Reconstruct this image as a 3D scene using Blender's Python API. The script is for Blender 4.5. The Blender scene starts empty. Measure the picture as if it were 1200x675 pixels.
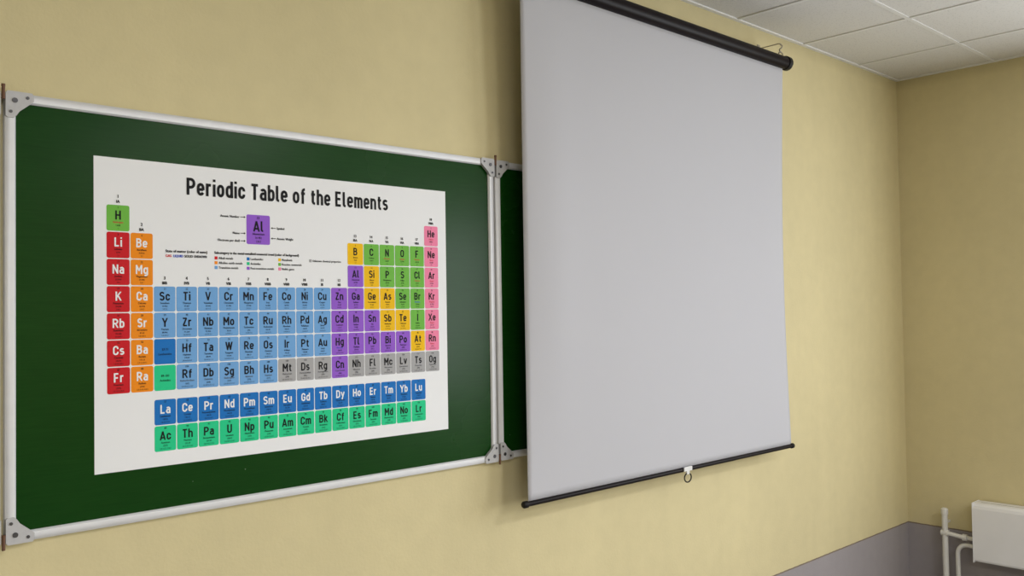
import bpy, bmesh, math, random
from mathutils import Vector, Matrix
random.seed(4)
scn=bpy.context.scene
scn.view_settings.view_transform='Standard'
scn.view_settings.look='None'
scn.view_settings.exposure=0.0

CZ=1.72                      # eye height
ROOM_X0,ROOM_X1=-2.2,5.574
ROOM_Y0=-6.6
CEIL=CZ+1.403
PAINT=CZ-1.341

# ------------------------------------------------------------------ materials
def new_mat(name):
    m=bpy.data.materials.new(name); m.use_nodes=True
    return m,m.node_tree,m.node_tree.nodes['Principled BSDF']
def mat(name,col,rough=0.5,metal=0.0,bump=0.0,bscale=60,var=0.0,vscale=6,spec=0.5,sss=None):
    m,nt,b=new_mat(name)
    b.inputs['Base Color'].default_value=(*col,1)
    b.inputs['Roughness'].default_value=rough
    b.inputs['Metallic'].default_value=metal
    b.inputs['Specular IOR Level'].default_value=spec
    tc=nt.nodes.new('ShaderNodeTexCoord')
    if var>0:
        n=nt.nodes.new('ShaderNodeTexNoise'); n.inputs['Scale'].default_value=vscale; n.inputs['Detail'].default_value=5
        nt.links.new(tc.outputs['Object'],n.inputs['Vector'])
        r=nt.nodes.new('ShaderNodeMapRange'); r.inputs['To Min'].default_value=1-var; r.inputs['To Max'].default_value=1+var
        nt.links.new(n.outputs['Fac'],r.inputs['Value'])
        x=nt.nodes.new('ShaderNodeVectorMath'); x.operation='SCALE'; x.inputs[0].default_value=col
        nt.links.new(r.outputs['Result'],x.inputs['Scale']); nt.links.new(x.outputs['Vector'],b.inputs['Base Color'])
    if bump>0:
        n=nt.nodes.new('ShaderNodeTexNoise'); n.inputs['Scale'].default_value=bscale; n.inputs['Detail'].default_value=4
        nt.links.new(tc.outputs['Object'],n.inputs['Vector'])
        bp=nt.nodes.new('ShaderNodeBump'); bp.inputs['Strength'].default_value=bump; bp.inputs['Distance'].default_value=0.003
        nt.links.new(n.outputs['Fac'],bp.inputs['Height']); nt.links.new(bp.outputs['Normal'],b.inputs['Normal'])
    return m
def s2l(r,g,b):
    f=lambda c:(c/255/12.92) if c/255<=0.04045 else ((c/255+0.055)/1.055)**2.4
    return (f(r),f(g),f(b))

def wall_mat():
    m,nt,b=new_mat('cream_wall_paint')
    L=nt.links; N=nt.nodes.new
    geo=N('ShaderNodeNewGeometry'); sep=N('ShaderNodeSeparateXYZ'); L.new(geo.outputs['Position'],sep.inputs[0])
    def noise(scale,vec=None,detail=4):
        n=N('ShaderNodeTexNoise'); n.inputs['Scale'].default_value=scale; n.inputs['Detail'].default_value=detail
        L.new(vec if vec else geo.outputs['Position'],n.inputs['Vector']); return n
    def rng(src,a,bb,fmin=0.3,fmax=0.7):
        r=N('ShaderNodeMapRange'); r.inputs['From Min'].default_value=fmin; r.inputs['From Max'].default_value=fmax
        r.inputs['To Min'].default_value=a; r.inputs['To Max'].default_value=bb; L.new(src,r.inputs['Value']); return r.outputs['Result']
    n1=noise(1.3); n2=noise(14,None,6)
    mp=N('ShaderNodeMapping'); mp.inputs['Scale'].default_value=(1,1,0.12); L.new(geo.outputs['Position'],mp.inputs['Vector'])
    n3=noise(5,mp.outputs['Vector'],3)
    a=rng(n1.outputs['Fac'],0.96,1.03); c=rng(n2.outputs['Fac'],0.975,1.02); d=rng(n3.outputs['Fac'],0.975,1.02)
    def mul(p,q):
        x=N('ShaderNodeMath'); x.operation='MULTIPLY'; L.new(p,x.inputs[0]); L.new(q,x.inputs[1]); return x.outputs[0]
    f=mul(mul(a,c),d)
    nw=noise(40,None,2); 
    adj=N('ShaderNodeMath'); adj.operation='MULTIPLY_ADD'; adj.inputs[1].default_value=0.004; L.new(nw.outputs['Fac'],adj.inputs[0]); L.new(sep.outputs['Z'],adj.inputs[2])
    lt=N('ShaderNodeMath'); lt.operation='LESS_THAN'; lt.inputs[1].default_value=PAINT+0.002; L.new(adj.outputs[0],lt.inputs[0])
    cmp=N('ShaderNodeMath'); cmp.operation='COMPARE'; cmp.inputs[1].default_value=PAINT+0.002; cmp.inputs[2].default_value=0.0035; L.new(adj.outputs[0],cmp.inputs[0])
    mx=N('ShaderNodeMix'); mx.data_type='RGBA'; L.new(lt.outputs[0],mx.inputs['Factor'])
    mx.inputs['A'].default_value=(*WALLC,1); mx.inputs['B'].default_value=(0.33,0.305,0.32,1)
    mx2=N('ShaderNodeMix'); mx2.data_type='RGBA'; L.new(cmp.outputs[0],mx2.inputs['Factor'])
    L.new(mx.outputs['Result'],mx2.inputs['A']); mx2.inputs['B'].default_value=(0.22,0.17,0.13,1)
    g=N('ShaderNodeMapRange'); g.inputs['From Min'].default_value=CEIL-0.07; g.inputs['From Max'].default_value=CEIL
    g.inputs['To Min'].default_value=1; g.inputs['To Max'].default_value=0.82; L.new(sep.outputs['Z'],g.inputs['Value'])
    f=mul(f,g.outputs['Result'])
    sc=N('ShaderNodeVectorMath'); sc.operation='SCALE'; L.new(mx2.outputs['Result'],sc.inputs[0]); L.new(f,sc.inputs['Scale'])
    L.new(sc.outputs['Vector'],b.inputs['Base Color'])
    b.inputs['Roughness'].default_value=0.7; b.inputs['Specular IOR Level'].default_value=0.15
    nb=noise(90,None,5); bp=N('ShaderNodeBump'); bp.inputs['Strength'].default_value=0.35; bp.inputs['Distance'].default_value=0.002
    L.new(nb.outputs['Fac'],bp.inputs['Height']); L.new(bp.outputs['Normal'],b.inputs['Normal'])
    return m
WALLC=(0.645,0.565,0.335)
M_WALL=wall_mat()
M_FLOOR=mat('grey_linoleum',(0.20,0.19,0.19),0.5,bump=0.1,var=0.2)
def ceil_tile_mat():
    m,nt,b=new_mat('mineral_fibre_tile'); L=nt.links; N=nt.nodes.new
    geo=N('ShaderNodeNewGeometry'); v=N('ShaderNodeTexVoronoi'); v.inputs['Scale'].default_value=85
    L.new(geo.outputs['Position'],v.inputs['Vector'])
    r=N('ShaderNodeMapRange'); r.inputs['From Min'].default_value=0.1; r.inputs['From Max'].default_value=0.35; r.inputs['To Min'].default_value=0.80; r.inputs['To Max'].default_value=1.0
    L.new(v.outputs['Distance'],r.inputs['Value'])
    sc=N('ShaderNodeVectorMath'); sc.operation='SCALE'; sc.inputs[0].default_value=(0.65,0.64,0.62); L.new(r.outputs['Result'],sc.inputs['Scale'])
    L.new(sc.outputs['Vector'],b.inputs['Base Color']); b.inputs['Roughness'].default_value=0.9; b.inputs['Specular IOR Level'].default_value=0.1
    return m
M_TILE=ceil_tile_mat()
M_BAR=mat('white_ceiling_grid_metal',(0.70,0.70,0.69),0.55)
def board_mat():
    m,nt,b=new_mat('green_chalkboard_enamel'); L=nt.links; N=nt.nodes.new
    tc=N('ShaderNodeTexCoord')
    mp=N('ShaderNodeMapping'); mp.inputs['Rotation'].default_value=(0,0.5,0); mp.inputs['Scale'].default_value=(3,3,60)
    L.new(tc.outputs['Object'],mp.inputs['Vector'])
    n=N('ShaderNodeTexNoise'); n.inputs['Scale'].default_value=4; n.inputs['Detail'].default_value=6; L.new(mp.outputs['Vector'],n.inputs['Vector'])
    n2=N('ShaderNodeTexNoise'); n2.inputs['Scale'].default_value=2.2; n2.inputs['Detail'].default_value=5; L.new(tc.outputs['Object'],n2.inputs['Vector'])
    ad=N('ShaderNodeMath'); ad.operation='MULTIPLY'; L.new(n.outputs['Fac'],ad.inputs[0]); L.new(n2.outputs['Fac'],ad.inputs[1])
    r=N('ShaderNodeValToRGB'); r.color_ramp.elements[0].position=0.1; r.color_ramp.elements[0].color=(0.003,0.038,0.003,1)
    r.color_ramp.elements[1].position=0.5; r.color_ramp.elements[1].color=(0.008,0.055,0.006,1)
    L.new(ad.outputs[0],r.inputs['Fac'])
    v=N('ShaderNodeTexVoronoi'); v.inputs['Scale'].default_value=9; L.new(tc.outputs['Object'],v.inputs['Vector'])
    lt=N('ShaderNodeMath'); lt.operation='LESS_THAN'; lt.inputs[1].default_value=0.014; L.new(v.outputs['Distance'],lt.inputs[0])
    mx=N('ShaderNodeMix'); mx.data_type='RGBA'; L.new(lt.outputs[0],mx.inputs['Factor']); L.new(r.outputs['Color'],mx.inputs['A']); mx.inputs['B'].default_value=(0.15,0.22,0.15,1)
    L.new(mx.outputs['Result'],b.inputs['Base Color'])
    rr=N('ShaderNodeMapRange'); rr.inputs['To Min'].default_value=0.20; rr.inputs['To Max'].default_value=0.32; L.new(n2.outputs['Fac'],rr.inputs['Value'])
    L.new(rr.outputs['Result'],b.inputs['Roughness']); b.inputs['Specular IOR Level'].default_value=0.12
    return m
M_BOARD=board_mat()
M_ALU=mat('satin_aluminium',(0.72,0.73,0.77),0.4,0.1,var=0.06,vscale=30)
M_BRK=mat('grey_plastic',(0.48,0.48,0.50),0.45,var=0.1,vscale=60)
M_SCREW=mat('dark_screw_steel',(0.10,0.10,0.11),0.35,0.8)
M_RUST=mat('rusty_steel',(0.16,0.08,0.05),0.7,0.3,var=0.4,vscale=120)
M_BLACK=mat('black_powder_coat',(0.008,0.005,0.006),0.42,0.0,spec=0.12)
M_BLKP=mat('black_plastic',(0.012,0.011,0.011),0.5,spec=0.2)
M_STEEL=mat('zinc_steel',(0.40,0.36,0.30),0.4,0.8)
M_FAB=mat('grey_white_projection_fabric',(0.495,0.495,0.535),0.75,bump=0.12,bscale=400,var=0.02,vscale=1.5,spec=0.2)
M_WHITEP=mat('white_plastic',(0.7,0.7,0.7),0.4)
M_PIPE=mat('white_enamel_pipe_paint',(0.72,0.71,0.69),0.4,bump=0.2,bscale=30,var=0.08,vscale=10)
M_RAD=mat('white_radiator_enamel',(0.80,0.80,0.83),0.4,var=0.04,vscale=8)
M_SLOT=mat('grille_slot_grey',(0.45,0.45,0.46),0.6)
M_DARK=mat('dark_grey_steel',(0.12,0.12,0.12),0.6)  # even dark grey for the radiator wall brackets
M_PAPER=mat('white_poster_paper',(0.82,0.83,0.86),0.6,spec=0.15,var=0.01)

# ------------------------------------------------------------------ mesh helpers
def link(o): scn.collection.objects.link(o); return o
def finish(bm,name,mats,parent=None,smooth=False,loc=(0,0,0),label=None,bevel=0):
    me=bpy.data.meshes.new(name); bmesh.ops.recalc_face_normals(bm,faces=bm.faces); bm.to_mesh(me); bm.free()
    for m in mats: me.materials.append(m)
    o=bpy.data.objects.new(name,me); link(o)
    if parent: o.parent=parent
    o.location=loc
    if smooth:
        for p in me.polygons: p.use_smooth=True
        try: me.set_sharp_from_angle(angle=math.radians(35))
        except Exception: pass
    if label: o['label']=label
    if bevel:
        b=o.modifiers.new('bevel','BEVEL'); b.width=bevel; b.segments=2; b.limit_method='ANGLE'
    return o
def box(bm,x0,x1,y0,y1,z0,z1,mi=0):
    vs=[bm.verts.new(p) for p in [(x0,y0,z0),(x1,y0,z0),(x1,y1,z0),(x0,y1,z0),(x0,y0,z1),(x1,y0,z1),(x1,y1,z1),(x0,y1,z1)]]
    for f in [(0,3,2,1),(4,5,6,7),(0,1,5,4),(1,2,6,5),(2,3,7,6),(3,0,4,7)]:
        fc=bm.faces.new([vs[i] for i in f]); fc.material_index=mi
def tube(bm,pts,r,seg=16,mi=0,closed=False):
    pts=[Vector(p) for p in pts]; n=len(pts); rings=[]
    rs=r if isinstance(r,(list,tuple)) else [r]*n
    prevn=None
    for i,p in enumerate(pts):
        if closed: t=(pts[(i+1)%n]-pts[i-1]).normalized()
        else: t=(pts[min(i+1,n-1)]-pts[max(i-1,0)]).normalized()
        if prevn is None:
            a=Vector((0,0,1)) if abs(t.z)<0.9 else Vector((1,0,0))
            nn=(a-t*a.dot(t)).normalized()
        else: nn=(prevn-t*prevn.dot(t)).normalized()
        prevn=nn; bb=t.cross(nn)
        rings.append([bm.verts.new(p+(nn*math.cos(2*math.pi*k/seg)+bb*math.sin(2*math.pi*k/seg))*rs[i]) for k in range(seg)])
    m=n if closed else n-1
    for i in range(m):
        A=rings[i];B=rings[(i+1)%n]
        for k in range(seg):
            f=bm.faces.new([A[k],A[(k+1)%seg],B[(k+1)%seg],B[k]]); f.material_index=mi
    if not closed:
        bm.faces.new(rings[0][::-1]).material_index=mi; bm.faces.new(rings[-1]).material_index=mi
def prism(bm,poly,y0,y1,mi=0):
    A=[bm.verts.new((x,y0,z)) for x,z in poly]; B=[bm.verts.new((x,y1,z)) for x,z in poly]
    bm.faces.new(A).material_index=mi; bm.faces.new(B[::-1]).material_index=mi
    n=len(poly)
    for i in range(n): bm.faces.new([A[i],B[i],B[(i+1)%n],A[(i+1)%n]]).material_index=mi
def empty(name,loc,label,cat):
    e=bpy.data.objects.new(name,None); e.empty_display_size=0.1; link(e); e.location=loc
    e['label']=label; e['category']=cat; return e
def struct(o): o['kind']='structure'; return o

# ------------------------------------------------------------------ room
T=0.15
bm=bmesh.new(); box(bm,ROOM_X0-T,ROOM_X1+T,0,T,0,CEIL); struct(finish(bm,'wall_back',[M_WALL]))
bm=bmesh.new(); box(bm,ROOM_X0-T,ROOM_X1+T,ROOM_Y0-T,ROOM_Y0,0,CEIL); struct(finish(bm,'wall_front',[M_WALL]))
bm=bmesh.new(); box(bm,ROOM_X0-T,ROOM_X0,ROOM_Y0,0,0,CEIL); struct(finish(bm,'wall_left',[M_WALL]))
WINS=[(-3.2,-1.5),(-5.9,-4.0)]; WZ0,WZ1=0.9,2.7
bm=bmesh.new()
box(bm,ROOM_X1,ROOM_X1+T,ROOM_Y0,0,0,WZ0); box(bm,ROOM_X1,ROOM_X1+T,ROOM_Y0,0,WZ1,CEIL)
box(bm,ROOM_X1,ROOM_X1+T,WINS[0][1],0,WZ0,WZ1); box(bm,ROOM_X1,ROOM_X1+T,WINS[1][1],WINS[0][0],WZ0,WZ1); box(bm,ROOM_X1,ROOM_X1+T,ROOM_Y0,WINS[1][0],WZ0,WZ1)
struct(finish(bm,'wall_right',[M_WALL]))
for i,(a,b) in enumerate(WINS):
    bm=bmesh.new(); x0,x1=ROOM_X1+0.05,ROOM_X1+0.11; w=0.06
    box(bm,x0,x1,a,a+w,WZ0,WZ1); box(bm,x0,x1,b-w,b,WZ0,WZ1); box(bm,x0,x1,a+w,b-w,WZ0,WZ0+w); box(bm,x0,x1,a+w,b-w,WZ1-w,WZ1)
    c=(a+b)/2; box(bm,x0,x1,c-w/2,c+w/2,WZ0+w,WZ1-w)
    box(bm,ROOM_X1-0.12,ROOM_X1+0.05,a-0.03,b+0.03,WZ0-0.03,WZ0)
    struct(finish(bm,'window_%d'%(i+1),[M_WHITEP]))
bm=bmesh.new(); box(bm,ROOM_X0-T,ROOM_X1+T,ROOM_Y0-T,T,-0.1,0); struct(finish(bm,'floor',[M_FLOOR]))
P=0.634
xs=[4.399+P*k for k in range(-12,2)]; xs=[x for x in xs if ROOM_X0<x<ROOM_X1-0.02]
ys=[-0.572-P*k for k in range(0,10)]; ys=[y for y in ys if y>ROOM_Y0]
bm=bmesh.new()
box(bm,ROOM_X0-T,ROOM_X1+T,ROOM_Y0-T,T,CEIL+0.006,CEIL+0.1,0)
for x in xs: box(bm,x-0.010,x+0.010,ROOM_Y0,0,CEIL+0.001,CEIL+0.008,1)
for y in ys: box(bm,ROOM_X0,ROOM_X1,y-0.010,y+0.010,CEIL+0.0015,CEIL+0.008,1)
box(bm,ROOM_X0,ROOM_X1,-0.02,0,CEIL-0.001,CEIL+0.008,1); box(bm,ROOM_X1-0.02,ROOM_X1,ROOM_Y0,-0.02,CEIL-0.001,CEIL+0.008,1)
struct(finish(bm,'ceiling',[M_TILE,M_BAR]))

# ------------------------------------------------------------------ chalkboards
FY=-0.022
S=(2.4+FY)/2.4
def board(x0,x1,z0,z1,label,corner=('tl','tr','bl','br'),name='chalkboard'):
    ox=(x0+x1)/2; e=empty(name,(ox,0,z0),label,'chalkboard')
    W=x1-x0; H=z1-z0; X0=-W/2; X1=W/2; fw=0.024
    bm=bmesh.new(); box(bm,X0+0.01,X1-0.01,-0.013,-0.001,0.01,H-0.01)
    finish(bm,'writing_surface',[M_BOARD],e,label='dark green enamelled writing surface')
    bm=bmesh.new()
    prof=[(0,0),(0,FY+0.004),(0.004,FY),(0.012,FY-0.0015),(0.020,FY),(fw,FY+0.005),(fw,-0.011)]
    cs=[(X0,0,1,1),(X1,0,-1,1),(X1,H,-1,-1),(X0,H,1,-1)]
    R=[[bm.verts.new((cx+sx*d,y,cz+sz*d)) for d,y in prof] for cx,cz,sx,sz in cs]
    for i in range(4):
        A=R[i];B=R[(i+1)%4]
        for k in range(len(prof)-1): bm.faces.new([A[k],A[k+1],B[k+1],B[k]])
    finish(bm,'frame',[M_ALU],e,smooth=True,label='satin aluminium frame')
    for c in corner:
        cx=X0 if 'l' in c else X1; sx=1 if 'l' in c else -1
        cz=0 if 'b' in c else H; sz=1 if 'b' in c else -1
        bm=bmesh.new(); q=0.062
        poly=[(0.0,0.004),(0.004,-0.002),(q-0.004,-0.002),(q,0.004),(q,0.018),(q-0.006,0.024),(0.030,0.046),(0.024,q-0.006),(0.018,q),(0.004,q),(0.0,q-0.004)]
        poly=[(cx+sx*a,cz+sz*b) for a,b in poly]
        prism(bm,poly,FY-0.005,FY+0.006,0)
        for (a,b,r) in [(0.020,0.020,0.0062),(0.048,0.011,0.0038),(0.011,0.048,0.0038)]:
            tube(bm,[(cx+sx*a,FY-0.0048,cz+sz*b),(cx+sx*a,FY-0.0068,cz+sz*b)],r,14,1)
        finish(bm,'corner_bracket',[M_BRK,M_SCREW],e,label='grey plastic corner bracket with screws')
    return e
BX0,BX1=0.574*S,2.162*S; BZ0,BZ1=CZ-0.539*S,CZ+0.552*S
GAP=0.010
main=board(BX0,BX1,BZ0,BZ1,'large green chalkboard panel with aluminium frame, poster fixed to it')
rw=board(BX1+GAP,BX1+GAP+0.77,BZ0+0.002,BZ1-0.002,'green chalkboard side wing partly hidden by the projection screen')
lw=board(BX0-GAP-0.77,BX0-GAP,BZ0,BZ1,'green chalkboard side wing hinged beside the poster board')
def hinge(x,parent):
    for z in (BZ0+0.004,BZ1-0.004):
        bm=bmesh.new(); px,py,pz=parent.location
        tube(bm,[(x-px,FY-0.005,z-0.016-pz),(x-px,FY-0.005,z+0.014-pz)],0.0040,12,0)
        tube(bm,[(x-px,FY-0.005,z+0.014-pz),(x-px,FY-0.005,z+0.020-pz)],0.0046,12,0)
        finish(bm,'hinge',[M_RUST],parent,smooth=True,label='rusty steel hinge barrel')
hinge(BX1+GAP/2,rw); hinge(BX0-GAP/2,lw)

# ------------------------------------------------------------------ poster
PY=-0.0135
SP=(2.4+PY)/2.4
PX0,PW,PZT,PH=0.7772*SP,1.157*SP,CZ+0.4175*SP,0.818*SP
poster=empty('periodic_table_poster',(PX0+PW/2,PY,PZT-PH),'white periodic table poster with coloured element tiles on the chalkboard','poster')
bm=bmesh.new(); box(bm,-PW/2,PW/2,-0.0005,0,0,PH); finish(bm,'paper_sheet',[M_PAPER],poster)
def lp(x,z): return (x*SP-(PX0+PW/2), CZ+z*SP-(PZT-PH))

DATA="""H Hydrogen 1.008|He Helium 4.0026|Li Lithium 6.94|Be Beryllium 9.0122|B Boron 10.81|C Carbon 12.011|N Nitrogen 14.007|O Oxygen 15.999|F Fluorine 18.998|Ne Neon 20.180|Na Sodium 22.990|Mg Magnesium 24.305|Al Aluminium 26.982|Si Silicon 28.085|P Phosphorus 30.974|S Sulfur 32.06|Cl Chlorine 35.45|Ar Argon 39.948|K Potassium 39.098|Ca Calcium 40.078|Sc Scandium 44.956|Ti Titanium 47.867|V Vanadium 50.942|Cr Chromium 51.996|Mn Manganese 54.938|Fe Iron 55.845|Co Cobalt 58.933|Ni Nickel 58.693|Cu Copper 63.546|Zn Zinc 65.38|Ga Gallium 69.723|Ge Germanium 72.630|As Arsenic 74.922|Se Selenium 78.971|Br Bromine 79.904|Kr Krypton 83.798|Rb Rubidium 85.468|Sr Strontium 87.62|Y Yttrium 88.906|Zr Zirconium 91.224|Nb Niobium 92.906|Mo Molybdenum 95.95|Tc Technetium (98)|Ru Ruthenium 101.07|Rh Rhodium 102.91|Pd Palladium 106.42|Ag Silver 107.87|Cd Cadmium 112.41|In Indium 114.82|Sn Tin 118.71|Sb Antimony 121.76|Te Tellurium 127.60|I Iodine 126.90|Xe Xenon 131.29|Cs Caesium 132.91|Ba Barium 137.33|La Lanthanum 138.91|Ce Cerium 140.12|Pr Praseodymium 140.91|Nd Neodymium 144.24|Pm Promethium (145)|Sm Samarium 150.36|Eu Europium 151.96|Gd Gadolinium 157.25|Tb Terbium 158.93|Dy Dysprosium 162.50|Ho Holmium 164.93|Er Erbium 167.26|Tm Thulium 168.93|Yb Ytterbium 173.05|Lu Lutetium 174.97|Hf Hafnium 178.49|Ta Tantalum 180.95|W Tungsten 183.84|Re Rhenium 186.21|Os Osmium 190.23|Ir Iridium 192.22|Pt Platinum 195.08|Au Gold 196.97|Hg Mercury 200.59|Tl Thallium 204.38|Pb Lead 207.2|Bi Bismuth 208.98|Po Polonium (209)|At Astatine (210)|Rn Radon (222)|Fr Francium (223)|Ra Radium (226)|Ac Actinium (227)|Th Thorium 232.04|Pa Protactinium 231.04|U Uranium 238.03|Np Neptunium (237)|Pu Plutonium (244)|Am Americium (243)|Cm Curium (247)|Bk Berkelium (247)|Cf Californium (251)|Es Einsteinium (252)|Fm Fermium (257)|Md Mendelevium (258)|No Nobelium (259)|Lr Lawrencium (266)|Rf Rutherfordium (267)|Db Dubnium (268)|Sg Seaborgium (269)|Bh Bohrium (270)|Hs Hassium (277)|Mt Meitnerium (278)|Ds Darmstadtium (281)|Rg Roentgenium (282)|Cn Copernicium (285)|Nh Nihonium (286)|Fl Flerovium (289)|Mc Moscovium (290)|Lv Livermorium (293)|Ts Tennessine (294)|Og Oganesson (294)"""
EL=[d.split() for d in DATA.split('|')]
def pos(Z):
    if Z==1: return 1,1
    if Z==2: return 18,1
    if Z<=4: return Z-2,2
    if Z<=10: return Z+8,2
    if Z<=12: return Z-10,3
    if Z<=18: return Z,3
    if Z<=36: return Z-18,4
    if Z<=54: return Z-36,5
    if Z<=56: return Z-54,6
    if Z<=71: return Z-57+3,9
    if Z<=86: return Z-68,6
    if Z<=88: return Z-86,7
    if Z<=103: return Z-89+3,10
    return Z-100,7
def cat(Z):
    if Z in (3,11,19,37,55,87): return 'alkali'
    if Z in (4,12,20,38,56,88): return 'earth'
    if 57<=Z<=71: return 'lanth'
    if 89<=Z<=103: return 'actin'
    if Z in (2,10,18,36,54,86): return 'noble'
    if Z in (1,6,7,8,9,15,16,17,34,35,53): return 'nonmetal'
    if Z in (5,14,32,33,51,52,85): return 'metalloid'
    if Z in (13,30,31,48,49,50,80,81,82,83,84,112): return 'post'
    if Z in (109,110,111,113,114,115,116,117,118): return 'unknown'
    return 'trans'
COL={'alkali':s2l(200,28,38),'earth':s2l(243,140,25),'trans':s2l(112,164,218),'lanth':s2l(28,112,190),'actin':s2l(38,200,140),
 'post':s2l(146,92,205),'metalloid':s2l(245,188,20),'nonmetal':s2l(112,182,72),'noble':s2l(242,132,168),'unknown':s2l(165,165,168)}
KEYS=list(COL); TMATS=[mat('print_'+k,tuple(min(c*1.0,0.85) for c in COL[k]),0.6,spec=0.15) for k in KEYS]
def shells(Z):
    order=[(1,2),(2,2),(2,6),(3,2),(3,6),(4,2),(3,10),(4,6),(5,2),(4,10),(5,6),(6,2),(4,14),(5,10),(6,6),(7,2),(5,14),(6,10),(7,6)]
    s={}; r=Z
    for n,c in order:
        t=min(c,r); 
        if t: s[n]=s.get(n,0)+t
        r-=t
        if r<=0: break
    if Z in (24,29,41,42,44,45,47,78,79): 
        n=max(s); s[n]-=1; s[n-1]+=1
    if Z==46: s.pop(5); s[4]+=2
    return '.'.join(str(s[k]) for k in sorted(s))
CW,CH,GX,GZ=0.0607,0.0707,0.0026,0.0028
TX0,TZ0=0.8085,0.2935; FZ0=-0.2225
def cell(col,row):
    x=TX0+(col-1)*CW
    z=TZ0-(row-1)*CH if row<=7 else FZ0-(row-9)*CH
    return x,x+CW-GX,z,z-CH+GZ
tb=bmesh.new()
def tile(x0,x1,zt,zb,key,r=0.005):
    pts=[]
    for cx,cz,a0 in [(x1-r,zt-r,0),(x0+r,zt-r,90),(x0+r,zb+r,180),(x1-r,zb+r,270)]:
        for k in range(4):
            a=math.radians(a0+30*k); pts.append((cx+r*math.cos(a),cz+r*math.sin(a)))
    vs=[]
    for x,z in pts:
        u,v=lp(x,z); vs.append(tb.verts.new((u,-0.0009,v)))
    f=tb.faces.new(vs); f.material_index=KEYS.index(key)
JOBS=[]   # small print: (text, x, z(center of caps), cap, maxwidth, align, ink, bold, group)
BIG=[]    # heavy condensed lettering
def T_(txt,x,z,cap,maxw=None,al='C',ink=0,bold=0.0,grp='lettering'): JOBS.append((txt,x,z,cap,maxw,al,ink,bold,grp))
def B_(txt,x,z,cap,maxw=None,ink=0,wt=0.17,grp='symbol_lettering',fit=False): BIG.append((txt,x,z,cap,maxw,ink,wt,grp,fit))
BLK,WHT,RED,BLU,GRY=0,1,2,3,4
for i,(sym,nm,wt) in enumerate(EL):
    Z=i+1; c,r=pos(Z); k=cat(Z); x0,x1,zt,zb=cell(c,r); tile(x0,x1,zt,zb,k)
    xc=(x0+x1)/2; h=zt-zb
    ink=WHT if k in('alkali','earth','lanth') else BLK
    T_(str(Z),xc,zt-0.095*h,0.0052,None,'C',BLK,0.01)
    B_(sym,xc,zt-0.385*h,0.0240,0.049,ink)
    st=RED if Z in (1,2,7,8,9,10,17,18,36,54,86) else BLU if Z in (35,80) else (GRY if Z>=104 else BLK)
    T_(nm,xc,zt-0.660*h,0.0050,0.050,'C',st,0.02)
    T_(wt,xc,zt-0.785*h,0.0042,None,'C',BLK,0.01)
    T_(shells(Z),xc,zt-0.90*h,0.0036,0.050,'C',BLK,0.0)
for row,k,a,b in [(6,'lanth','57-71','Lanthanides'),(7,'actin','89-103','Actinides')]:
    x0,x1,zt,zb=cell(3,row); tile(x0,x1,zt,zb,k); xc=(x0+x1)/2; h=zt-zb
    T_(a,xc,zt-0.42*h,0.0060,0.05,'C',BLK,0.02); T_(b,xc,zt-0.60*h,0.0058,0.051,'C',BLK,0.015)
ROM=['IA','IIA','IIIB','IVB','VB','VIB','VIIB','VIIIB','VIIIB','VIIIB','IB','IIB','IIIA','IVA','VA','VIA','VIIA','VIIIA']
for g in range(18):
    row=1 if g in(0,17) else 2 if (g==1 or g>=12) else 4
    x0,x1,zt,zb=cell(g+1,row); xc=(x0+x1)/2
    T_(str(g+1),xc,zt+0.023,0.0082,None,'C',BLK,0.045); T_(ROM[g],xc,zt+0.0095,0.0078,None,'C',BLK,0.045)
B_('Periodic Table of the Elements',1.357,0.359,0.0475,0.672,BLK,0.165,'title_lettering',True)
kx0,kx1,kt,kb=1.197,1.271,0.292,0.206; tile(kx0,kx1,kt,kb,'post'); xc=(kx0+kx1)/2; h=kt-kb
T_('13',xc,kt-0.10*h,0.0070,None,'C',BLK,0.02); B_('Al',xc,kt-0.385*h,0.031)
T_('Aluminium',xc,kt-0.645*h,0.0068,0.062,'C',BLK,0.015); T_('26.982',xc,kt-0.775*h,0.0060,None,'C',BLK,0.01); T_('2.8.3',xc,kt-0.90*h,0.0060,None,'C',BLK,0.01)
lg='legend_lettering'
T_('Atomic Number',kx0-0.022,kt-0.10*h,0.0066,None,'R',BLK,0.04,lg); T_('Name',kx0-0.022,kt-0.645*h,0.0066,None,'R',BLK,0.04,lg)
T_('Electrons per shell',kx0-0.022,kt-0.90*h,0.0066,None,'R',BLK,0.04,lg)
T_('Symbol',kx1+0.022,kt-0.42*h,0.0066,None,'L',BLK,0.04,lg); T_('Atomic Weight',kx1+0.022,kt-0.775*h,0.0066,None,'L',BLK,0.04,lg)
LX=0.962
T_('State of matter (color of name)',LX,0.178,0.0070,0.118,'L',BLK,0.05,lg)
x=LX
for t,ink,w in [('GAS',RED,0.021),('LIQUID',BLU,0.031),('SOLID',BLK,0.027),('UNKNOWN',GRY,0.040)]:
    T_(t,x,0.165,0.0068,w-0.004,'L',ink,0.05,lg); x+=w
T_('Subcategory in the metal-metalloid-nonmetal trend (color of background)',1.100,0.178,0.0070,0.265,'L',BLK,0.05,lg)
LEG=[(1.100,[('alkali','Alkali metals'),('earth','Alkaline earth metals'),('trans','Transition metals')]),
     (1.197,[('lanth','Lanthanides'),('actin','Actinides'),('post','Post-transition metals')]),
     (1.297,[('metalloid','Metalloids'),('nonmetal','Reactive nonmetals'),('noble','Noble gases')]),
     (1.400,[('unknown','Unknown chemical properties')])]
for lx,items in LEG:
    for j,(k,t) in enumerate(items):
        z=0.163-0.0135*j; tile(lx,lx+0.009,z+0.0045,z-0.0045,k,0.001); T_(t,lx+0.012,z,0.0064,0.085 if k!='unknown' else 0.10,'L',BLK,0.03,lg)
finish(tb,'element_tiles',TMATS,poster)
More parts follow.
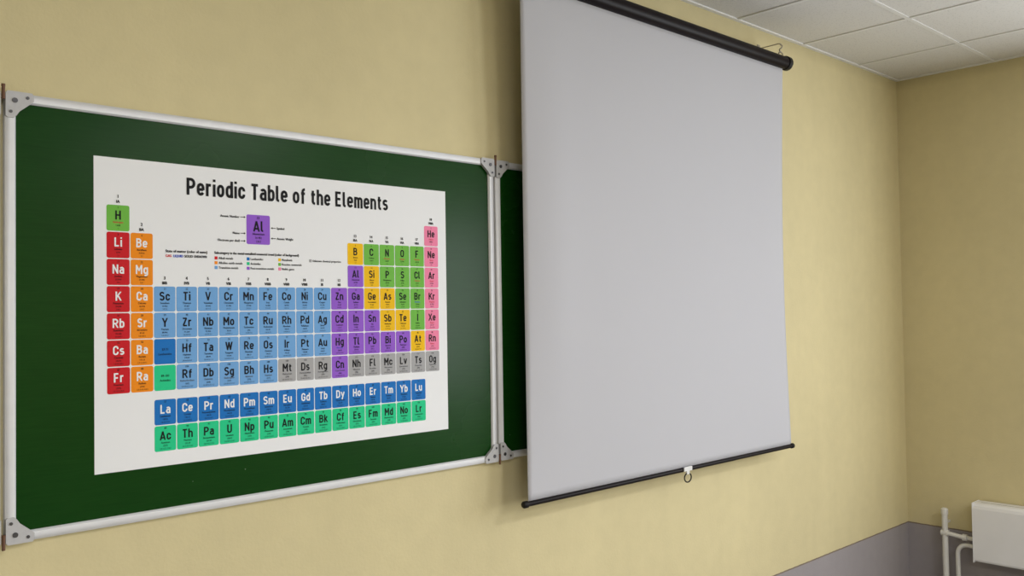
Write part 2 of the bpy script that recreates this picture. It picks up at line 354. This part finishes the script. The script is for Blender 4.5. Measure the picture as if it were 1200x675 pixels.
INKS=[mat('ink_black',(0.008,0.008,0.010),0.6,spec=0.15),mat('ink_white',(0.82,0.83,0.86),0.6,spec=0.15),mat('ink_red',s2l(205,30,40),0.6),mat('ink_blue',s2l(25,70,190),0.6),mat('ink_grey',(0.06,0.06,0.07),0.6)]
def arrow(xa,xb,z):
    ab=bmesh.new(); d=1 if xb>xa else -1; t=0.0009
    pts=[(xa,z-t),(xb-d*0.005,z-t),(xb-d*0.005,z-0.0034),(xb,z),(xb-d*0.005,z+0.0034),(xb-d*0.005,z+t),(xa,z+t)]
    ab.faces.new([ab.verts.new((lp(*p)[0],-0.0012,lp(*p)[1])) for p in pts])
    finish(ab,'key_arrow',[INKS[0]],poster)
for fz in (0.10,0.645,0.90): arrow(kx0-0.019,kx0-0.003,kt-fz*h)
for fz in (0.42,0.775): arrow(kx1+0.019,kx1+0.003,kt-fz*h)
# small print from text curves
cache={}
def curve_for(txt):
    if txt in cache: return
    cu=bpy.data.curves.new('t','FONT'); cu.body=txt; cu.size=1; cu.resolution_u=2; cu.fill_mode='FRONT'
    cu.space_character=1.06
    cache[txt]=link(bpy.data.objects.new('t',cu))
for j in JOBS: curve_for(j[0])
curve_for('H')
bpy.context.view_layer.update()
dg=bpy.context.evaluated_depsgraph_get()
geo={}
for k,o in cache.items():
    me=bpy.data.meshes.new_from_object(o.evaluated_get(dg))
    geo[k]=([tuple(v.co) for v in me.vertices],[tuple(p.vertices) for p in me.polygons]); bpy.data.meshes.remove(me)
for o in cache.values():
    cu=o.data; bpy.data.objects.remove(o); bpy.data.curves.remove(cu)
capH=max(v[1] for v in geo['H'][0])
groups={}
for (txt,x,z,cap,maxw,al,ink,bold,grp) in JOBS:
    vs,fs=geo[txt]
    if not vs: continue
    s=cap/capH; sx=s*0.84
    a=min(v[0] for v in vs); b=max(v[0] for v in vs); w=(b-a)*sx
    if maxw and w>maxw: sx*=maxw/w
    w=(b-a)*sx
    ox= x-w/2 if al in 'CW' else x if al=='L' else x-w
    V,F,MI=groups.setdefault(grp,([],[],[]))
    d=bold*s; offs=[(0,0)] if d==0 else [(-d,0),(0,0),(d,0)]
    for q,(dx,dz) in enumerate(offs):
        n=len(V)
        for v in vs:
            u,t=lp(ox+(v[0]-a)*sx+dx, z-cap/2+v[1]*s+dz); V.append((u,-0.0014-0.00002*q,t))
        for f in fs: F.append(tuple(i+n for i in f)); MI.append(ink)
# heavy condensed grotesque drawn from strokes (centre lines in cap-height units)
def AR(cx,cy,rx,ry,a0,a1,n=9): return [(cx+rx*math.cos(math.radians(a0+(a1-a0)*i/n)),cy+ry*math.sin(math.radians(a0+(a1-a0)*i/n))) for i in range(n+1)]
def stad(w,h,y=0):
    r=w/2; q=min(0.26,h/2)
    return AR(r,y+h-q,r,q,0,180)+AR(r,y+q,r,q,180,360)
m=0.70
GL={
'A':(.54,[(0,[(-.02,-.12),(.27,1.06)]),(0,[(.56,-.12),(.27,1.06)]),(0,[(.08,.22),(.46,.22)])]),
'B':(.48,[(0,[(0,-.11),(0,1.11)]),(0,[(0,1),(.2,1)]+AR(.22,.77,.23,.23,85,-90)+[(0,.54)]),(0,[(0,.54),(.2,.54)]+AR(.23,.27,.25,.27,85,-90)+[(0,0)])]),
'C':(.48,[(0,[(.48,.68)]+AR(.24,.74,.24,.26,0,180)+AR(.24,.26,.24,.26,180,360)+[(.48,.32)])]),
'D':(.48,[(0,[(0,-.10),(0,1.10)]),(0,[(0,1),(.2,1)]+AR(.2,.72,.28,.28,90,0)+AR(.2,.28,.28,.28,0,-90)+[(0,0)])]),
'E':(.42,[(0,[(0,-.10),(0,1.10)]),(0,[(0,1),(.44,1)]),(0,[(0,0),(.44,0)]),(0,[(0,.51),(.40,.51)])]),
'F':(.42,[(0,[(0,-.10),(0,1.10)]),(0,[(0,1),(.44,1)]),(0,[(0,.48),(.39,.48)])]),
'G':(.48,[(0,[(.48,.72)]+AR(.24,.74,.24,.26,0,180)+AR(.24,.26,.24,.26,180,360)+[(.48,.48)]),(0,[(.26,.46),(.56,.46)])]),
'H':(.48,[(0,[(0,-.10),(0,1.10)]),(0,[(.48,-.10),(.48,1.10)]),(0,[(0,.5),(.48,.5)])]),
'I':(.0,[(0,[(0,-.10),(0,1.10)])]),
'K':(.50,[(0,[(0,-.10),(0,1.10)]),(0,[(.53,1.12),(.03,.38)]),(0,[(.18,.60),(.55,-.12)])]),
'L':(.40,[(0,[(0,-.10),(0,1.10)]),(0,[(0,0),(.44,0)])]),
'M':(.62,[(0,[(0,-.10),(0,1.10)]),(0,[(.62,-.10),(.62,1.10)]),(0,[(0,1.08),(.32,.32)]),(0,[(.62,1.08),(.30,.32)])]),
'N':(.50,[(0,[(0,-.10),(0,1.10)]),(0,[(.50,-.10),(.50,1.10)]),(0,[(-.02,1.08),(.52,-.08)])]),
'O':(.48,[(1,stad(.48,1))]),
'P':(.48,[(0,[(0,-.10),(0,1.10)]),(0,[(0,1),(.2,1)]+AR(.22,.72,.26,.28,85,-90)+[(0,.44)])]),
'R':(.50,[(0,[(0,-.10),(0,1.10)]),(0,[(0,1),(.2,1)]+AR(.22,.73,.26,.27,85,-90)+[(0,.46)]),(0,[(.22,.50),(.53,-.12)])]),
'S':(.46,[(0,AR(.23,.75,.22,.25,20,180)+AR(.23,.74,.22,.20,195,245)+AR(.23,.27,.23,.25,65,0)+AR(.23,.25,.23,.25,0,-160))]),
'T':(.46,[(0,[(-.06,1),(.52,1)]),(0,[(.23,1),(.23,-.10)])]),
'U':(.48,[(0,[(0,1.10)]+AR(.24,.26,.24,.26,180,360)+[(.48,1.10)])]),
'V':(.52,[(0,[(-.03,1.12),(.26,-.06)]),(0,[(.55,1.12),(.26,-.06)])]),
'W':(.80,[(0,[(-.02,1.12),(.21,-.06)]),(0,[(.41,1.06),(.19,-.06)]),(0,[(.39,1.06),(.61,-.06)]),(0,[(.82,1.12),(.59,-.06)])]),
'X':(.52,[(0,[(-.03,1.12),(.55,-.12)]),(0,[(.55,1.12),(-.03,-.12)])]),
'Y':(.54,[(0,[(-.03,1.12),(.28,.40)]),(0,[(.57,1.12),(.26,.40)]),(0,[(.27,.5),(.27,-.10)])]),
'Z':(.46,[(0,[(-.02,1),(.47,1)]),(0,[(.44,1.0),(.02,0)]),(0,[(-.01,0),(.50,0)])]),
'a':(.38,[(0,AR(.19,m-.2,.19,.2,150,0)+[(.38,-.10)]),(0,[(.38,.42),(.20,.42)]+AR(.18,.21,.18,.21,95,265)+[(.22,0),(.38,.06)])]),
'b':(.40,[(0,[(0,-.10),(0,1.10)]),(1,stad(.40,m))]),
'c':(.38,[(0,[(.38,.46)]+AR(.19,m-.22,.19,.22,5,180)+AR(.19,.22,.19,.22,180,355)+[(.38,.24)])]),
'd':(.40,[(0,[(.40,-.10),(.40,1.10)]),(1,stad(.40,m))]),
'e':(.40,[(0,[(0,.34),(.40,.34)]),(0,[(.40,.30)]+AR(.20,m-.23,.20,.23,0,180)+AR(.20,.23,.20,.23,180,335))]),
'f':(.26,[(0,[(.10,-.10)]+AR(.26,.84,.16,.16,180,90)+[(.31,1)]),(0,[(-.05,m-.01),(.31,m-.01)])]),
'g':(.40,[(1,stad(.40,m)),(0,[(.40,m+.10)]+AR(.20,-.08,.20,.2,0,-90)+[(.05,-.28)])]),
'h':(.40,[(0,[(0,-.10),(0,1.10)]),(0,AR(.20,m-.22,.20,.22,180,0)+[(.40,-.10)])]),
'i':(.0,[(0,[(0,-.10),(0,m+.08)]),(0,[(0,.95),(0,1.13)])]),
'k':(.38,[(0,[(0,-.10),(0,1.10)]),(0,[(.39,m+.10),(.02,.24)]),(0,[(.14,.42),(.43,-.12)])]),
'l':(.12,[(0,[(0,1.10)]+AR(.13,.13,.13,.13,180,270)+[(.18,0)])]),
'm':(.66,[(0,[(0,-.10),(0,m+.10)]),(0,AR(.165,m-.18,.165,.18,180,0)+[(.33,-.10)]),(0,AR(.495,m-.18,.165,.18,180,0)+[(.66,-.10)])]),
'n':(.40,[(0,[(0,-.10),(0,m+.10)]),(0,AR(.20,m-.22,.20,.22,180,0)+[(.40,-.10)])]),
'o':(.40,[(1,stad(.40,m))]),
'p':(.40,[(0,[(0,m+.10),(0,-.36)]),(1,stad(.40,m))]),
'r':(.24,[(0,[(0,-.10),(0,m+.10)]),(0,AR(.19,m-.2,.19,.2,180,80)+[(.30,m-.01)])]),
's':(.36,[(0,AR(.18,m-.17,.17,.17,25,180)+AR(.18,m-.17,.17,.17,195,245)+AR(.18,.19,.18,.18,65,0)+AR(.18,.18,.18,.18,0,-155))]),
't':(.26,[(0,[(.10,.98)]+AR(.25,.15,.15,.15,180,270)+[(.31,0)]),(0,[(-.05,m-.01),(.31,m-.01)])]),
'u':(.40,[(0,[(0,m+.10)]+AR(.20,.22,.20,.22,180,360)+[(.40,.3)]),(0,[(.40,m+.10),(.40,-.10)])]),
'v':(.42,[(0,[(-.02,m+.10),(.21,-.06)]),(0,[(.44,m+.10),(.21,-.06)])]),
'y':(.44,[(0,[(-.01,m+.10),(.24,.02)]),(0,[(.45,m+.10),(.11,-.36)])]),
}
def stroke(pts,closed,t):
    P_=[]
    for p in pts:
        if not P_ or (abs(p[0]-P_[-1][0])+abs(p[1]-P_[-1][1]))>2e-3: P_.append(p)
    if closed and abs(P_[0][0]-P_[-1][0])+abs(P_[0][1]-P_[-1][1])<2e-3: P_.pop()
    n=len(P_); A=[];B=[]
    for i in range(n):
        p=Vector(P_[i])
        d1=(p-Vector(P_[i-1])).normalized() if (i>0 or closed) else None
        d2=(Vector(P_[(i+1)%n])-p).normalized() if (i<n-1 or closed) else None
        if d1 is None: d1=d2
        if d2 is None: d2=d1
        n1=Vector((-d1.y,d1.x)); n2=Vector((-d2.y,d2.x)); mm=(n1+n2)
        mm=mm.normalized() if mm.length>1e-3 else n1
        L_=(t/2)/max(mm.dot(n1),0.6)
        A.append(p+mm*L_); B.append(p-mm*L_)
    q=[]
    for i in range(n if closed else n-1):
        j=(i+1)%n; q.append((A[i],B[i],B[j],A[j]))
    return q
DESC='gpy'
for (txt,x,z,cap,maxw,ink,wt_,grp,fit) in BIG:
    t=wt_; g_=0.085 if fit else 0.11; spw=0.20; k=0.88
    adv=[GL[c][0] if c!=' ' else None for c in txt]
    nch=sum(a is not None for a in adv); nsp=len(adv)-nch
    sumw=sum(a for a in adv if a is not None)
    fixed=nch*t+(len(txt)-1)*g_+nsp*spw
    if fit: k=(maxw/cap-fixed)/sumw
    elif maxw and (sumw*k+fixed)*cap>maxw: k=max(0.5,(maxw/cap-fixed)/sumw)
    total=sumw*k+fixed
    cx=-total/2
    V,F,MI=groups.setdefault(grp,([],[],[]))
    lay=0
    for c in txt:
        if c==' ': cx+=spw+g_; continue
        w,sts=GL[c]
        for closed,pts in sts:
            pp=[(cx+t/2+px_*k, t/2+py_*(1-t)) for px_,py_ in pts]
            for quad in stroke(pp,closed,t):
                n=len(V)
                for p in quad:
                    yy=min(p.y,1.06 if c=='i' else 1.0)
                    if c not in DESC: yy=max(yy,0.0)
                    u,v=lp(x+p.x*cap, z-cap/2+yy*cap); V.append((u,-0.00145-0.000015*(lay%6),v))
                F.append((n,n+1,n+2,n+3)); MI.append(ink)
            lay+=1
        cx+=w*k+t+g_
for g,(V,F,MI) in groups.items():
    me=bpy.data.meshes.new(g); me.from_pydata(V,[],F); me.update()
    for mm_ in INKS: me.materials.append(mm_)
    for p,mi in zip(me.polygons,MI): p.material_index=mi
    o=link(bpy.data.objects.new(g,me)); o.parent=poster

# ------------------------------------------------------------------ projection screen
SY=-0.12; SX0,SX1=2.169,4.006; SZB=CZ-0.6807; SZT=CZ+1.182
ps=empty('projection_screen',((SX0+SX1)/2,0,SZB),'pulled-down grey-white projection screen in black roller case on the wall','projection screen')
ox,oz=ps.location.x,ps.location.z
fx0,fx1=SX0+0.026-ox,SX1-0.014-ox; FH=SZT-SZB
bm=bmesh.new(); NX,NZ=80,60; g=[]
for j in range(NZ+1):
    t=j/NZ; row=[]
    for i in range(NX+1):
        u=i/NX
        inL=0.014*math.sin(math.pi*min(1,t*1.02)); inR=-0.004*math.sin(math.pi*t)
        xx=(fx0+inL)*(1-u)+(fx1+inR)*u
        edge=math.exp(-u*30)+math.exp(-(1-u)*30)
        wv=0.007*math.exp(-((u-0.09)/0.05)**2)
        y=SY-(0.004*math.sin(u*math.pi*2.0+0.6)+wv)*math.sin(math.pi*t)+0.020*edge*math.sin(math.pi*t)
        row.append(bm.verts.new((xx,y,0.004+t*(FH+0.008))))
    g.append(row)
for j in range(NZ):
    for i in range(NX): bm.faces.new([g[j][i],g[j][i+1],g[j+1][i+1],g[j+1][i]])
fab=finish(bm,'screen_fabric',[M_FAB],ps,smooth=True,label='smooth grey-white projection fabric')
so=fab.modifiers.new('thick','SOLIDIFY'); so.thickness=0.0008
RZ=FH+0.030; RY=SY-0.004; r0=0.031
bm=bmesh.new(); tube(bm,[(SX0-ox-0.004,RY,RZ),(SX1-ox+0.010,RY,RZ)],r0,32)
finish(bm,'roller_case',[M_BLACK],ps,smooth=True,label='black tubular roller case')
for sx,xe in ((-1,SX0-ox-0.004),(1,SX1-ox+0.010)):
    bm=bmesh.new(); tube(bm,[(xe-sx*0.012,RY,RZ),(xe+sx*0.014,RY,RZ),(xe+sx*0.018,RY,RZ),(xe+sx*0.020,RY,RZ)],[0.035,0.035,0.031,0.012],28)
    finish(bm,'end_cap',[M_BLKP],ps,smooth=True,label='black plastic end cap')
    hx=xe-sx*0.045
    bm=bmesh.new()
    tube(bm,[(hx,0.0,RZ+0.092),(hx,-0.02,RZ+0.092),(hx,RY+0.012,RZ+0.092),(hx,RY+0.002,RZ+0.090),(hx,RY,RZ+0.082)],0.0028,10)
    tube(bm,[(hx,RY,RZ+0.088),(hx+0.010,RY-0.004,RZ+0.080),(hx+0.009,RY,RZ+0.070),(hx-0.006,RY+0.002,RZ+0.062),(hx-0.010,RY,RZ+0.054),(hx,RY,RZ+0.046)],0.0036,10)
    tube(bm,[(hx-0.018,RY,RZ+0.026),(hx-0.017,RY,RZ+0.042),(hx,RY,RZ+0.050),(hx+0.017,RY,RZ+0.042),(hx+0.018,RY,RZ+0.026)],0.0034,10)
    box(bm,hx-0.012,hx+0.012,-0.003,0,RZ+0.070,RZ+0.112)
    finish(bm,'hanging_hook',[M_STEEL],ps,smooth=True,label='zinc steel wall hook')
bm=bmesh.new()
tube(bm,[(SX0-ox+0.010,SY,0.0),(SX1-ox-0.008,SY,0.0)],0.0095,20)
finish(bm,'bottom_bar',[M_BLACK],ps,smooth=True,label='black round bottom bar')
for sx,xe in ((-1,SX0-ox+0.012),(1,SX1-ox-0.010)):
    bm=bmesh.new(); tube(bm,[(xe-sx*0.010,SY,0),(xe-sx*0.008,SY,0),(xe+sx*0.008,SY,0),(xe+sx*0.012,SY,0),(xe+sx*0.014,SY,0)],[0.010,0.0125,0.0125,0.010,0.004],20)
    finish(bm,'bar_end_knob',[M_BLKP],ps,smooth=True,label='black plastic end knob')
hxm=3.125-ox
bm=bmesh.new(); box(bm,hxm-0.028,hxm+0.028,SY-0.014,SY-0.008,-0.006,0.012,0); box(bm,hxm-0.010,hxm+0.010,SY-0.013,SY-0.006,-0.020,-0.004,0)
finish(bm,'handle_clip',[M_WHITEP],ps,label='white plastic handle clip',bevel=0.0015)
bm=bmesh.new(); tube(bm,[(hxm+0.024*math.cos(a),SY-0.010,-0.034+0.019*math.sin(a)) for a in [2*math.pi*k/28 for k in range(28)]],0.0028,10,closed=True)
finish(bm,'pull_ring',[M_BLKP],ps,smooth=True,label='black pull ring')

# ------------------------------------------------------------------ radiator + pipes (side wall)
RX=ROOM_X1
RB=CZ-1.5
ra=empty('radiator',(RX,-0.935,RB),'white enamelled sheet-metal convector radiator on the side wall','radiator')
bm=bmesh.new(); y0,y1=0.51,-0.55; H=0.355
d0,d1=-0.125,-0.015
prof=[(d1,0.02),(d0+0.02,0.02),(d0+0.004,0.024),(d0,0.034),(d0,H-0.030),(d0+0.004,H-0.014),(d0+0.014,H-0.004),(d0+0.03,H),(d1,H)]
A=[bm.verts.new((x,y0,z)) for x,z in prof]; B=[bm.verts.new((x,y1,z)) for x,z in prof]
for k in range(len(prof)-1): bm.faces.new([A[k],A[k+1],B[k+1],B[k]])
bm.faces.new(A); bm.faces.new(B[::-1]); bm.faces.new([A[0],B[0],B[-1],A[-1]])
finish(bm,'casing',[M_RAD],ra,label='white enamelled front casing')
bm=bmesh.new()
box(bm,d0-0.0015,d1,y0,y0+0.004,0.015,H+0.002)
finish(bm,'end_plate',[M_RAD],ra,label='white end plate')
bm=bmesh.new()
box(bm,d0+0.050,d0+0.056,y1+0.03,y0-0.03,H-0.0005,H+0.0010); finish(bm,'top_seam',[M_SLOT],ra)
for yy in (0.35,-0.4):
    bm=bmesh.new(); box(bm,d1,0,yy-0.02,yy+0.02,0.08,0.28); finish(bm,'wall_bracket',[M_DARK],ra)

pi=empty('heating_pipe',(RX,-0.245,0),'white painted heating riser with branches to the radiator','pipe')
px=-0.065; Q=RB-0.10
bm=bmesh.new()
tube(bm,[(px,0,0.0),(px,0,0.37+Q)],0.0165,20); tube(bm,[(px,0,0.355+Q),(px,0,0.385+Q),(px,0,0.392+Q)],[0.020,0.020,0.012],20)
finish(bm,'riser_pipe',[M_PIPE],pi,smooth=True)
bm=bmesh.new()
tube(bm,[(px,0.0,0.245+Q),(px,-0.03,0.243+Q),(px,-0.09,0.236+Q),(px,-0.170,0.234+Q)],0.0125,16); tube(bm,[(px,-0.02,0.2435+Q),(px,0.02,0.2455+Q)],0.019,16)
tube(bm,[(px,-0.10,0.2355+Q),(px,-0.125,0.235+Q)],0.019,16)
finish(bm,'supply_branch',[M_PIPE],pi,smooth=True)
bm=bmesh.new(); c=[(px,-0.170,0.190+Q),(px,-0.125,0.192+Q)]
for k in range(1,9):
    a=math.radians(90*k/8); c.append((px,-0.125+0.055*math.sin(a),0.137+Q+0.055*math.cos(a)))
c.append((px,-0.070,0.0))
tube(bm,c,0.0125,16)
finish(bm,'return_branch',[M_PIPE],pi,smooth=True)
bm=bmesh.new(); box(bm,px-0.004,0,-0.008,0.008,0.30+Q,0.312+Q)
finish(bm,'pipe_clamp',[M_PIPE],pi)

# ------------------------------------------------------------------ lights
def area(name,loc,rot,sx,sy,e,col=(1,1,1)):
    l=bpy.data.lights.new(name,'AREA'); l.shape='RECTANGLE'; l.size=sx; l.size_y=sy; l.energy=e; l.color=col
    o=bpy.data.objects.new(name,l); link(o); o.location=loc; o.rotation_euler=rot; return o
for i,(a,b) in enumerate(WINS):
    area('window_daylight',(ROOM_X1+0.04,(a+b)/2,(WZ0+WZ1)/2),(0,math.radians(90),0),WZ1-WZ0-0.15,b-a-0.15,(60,104)[i],(0.94,0.97,1.0))
M_EM,nt,b=new_mat('fill_panel_diffuser'); b.inputs['Emission Color'].default_value=(1,0.98,0.96,1); b.inputs['Emission Strength'].default_value=1.5  # glowing face of the added fill panels
for lx in (0.2,2.8):  # unseen ceiling panels added as weak fill beside the window daylight
    for ly in (-3.4,-5.3):
        e=empty('added_fill_panel',(lx,ly,CEIL),'added unseen fill panel on the ceiling with frosted diffuser','added fill light'); e['group']='added fill panels'
        bm=bmesh.new(); box(bm,-0.31,0.31,-0.31,0.31,-0.015,-0.001); box(bm,-0.30,0.30,-0.30,0.30,-0.03,-0.015)
        finish(bm,'housing',[M_BAR],e)
        bm=bmesh.new(); box(bm,-0.28,0.28,-0.28,0.28,-0.034,-0.03); finish(bm,'diffuser',[M_EM],e)
        area('added_fill_light',(lx,ly,CEIL-0.04),(0,0,0),0.56,0.56,40,(0.98,0.98,1.0))
w=bpy.data.worlds.new('world'); scn.world=w; w.use_nodes=True
w.node_tree.nodes['Background'].inputs['Color'].default_value=(0.8,0.88,1,1); w.node_tree.nodes['Background'].inputs['Strength'].default_value=1.0

# ------------------------------------------------------------------ camera
yaw,pit,rol,f=0.75190,0.02610,-0.01542,1044.66
fw=Vector((math.sin(yaw)*math.cos(pit),math.cos(yaw)*math.cos(pit),math.sin(pit)))
r=Vector((math.cos(yaw),-math.sin(yaw),0)); u=r.cross(fw)
r2=r*math.cos(rol)+u*math.sin(rol); u2=-r*math.sin(rol)+u*math.cos(rol)
cd=bpy.data.cameras.new('camera'); co=link(bpy.data.objects.new('camera',cd))
M=Matrix((r2,u2,-fw)).transposed().to_4x4(); M.translation=Vector((0,-2.4,CZ)); co.matrix_world=M
cd.sensor_width=36; cd.lens=f/1200*36; cd.clip_start=0.05
scn.camera=co
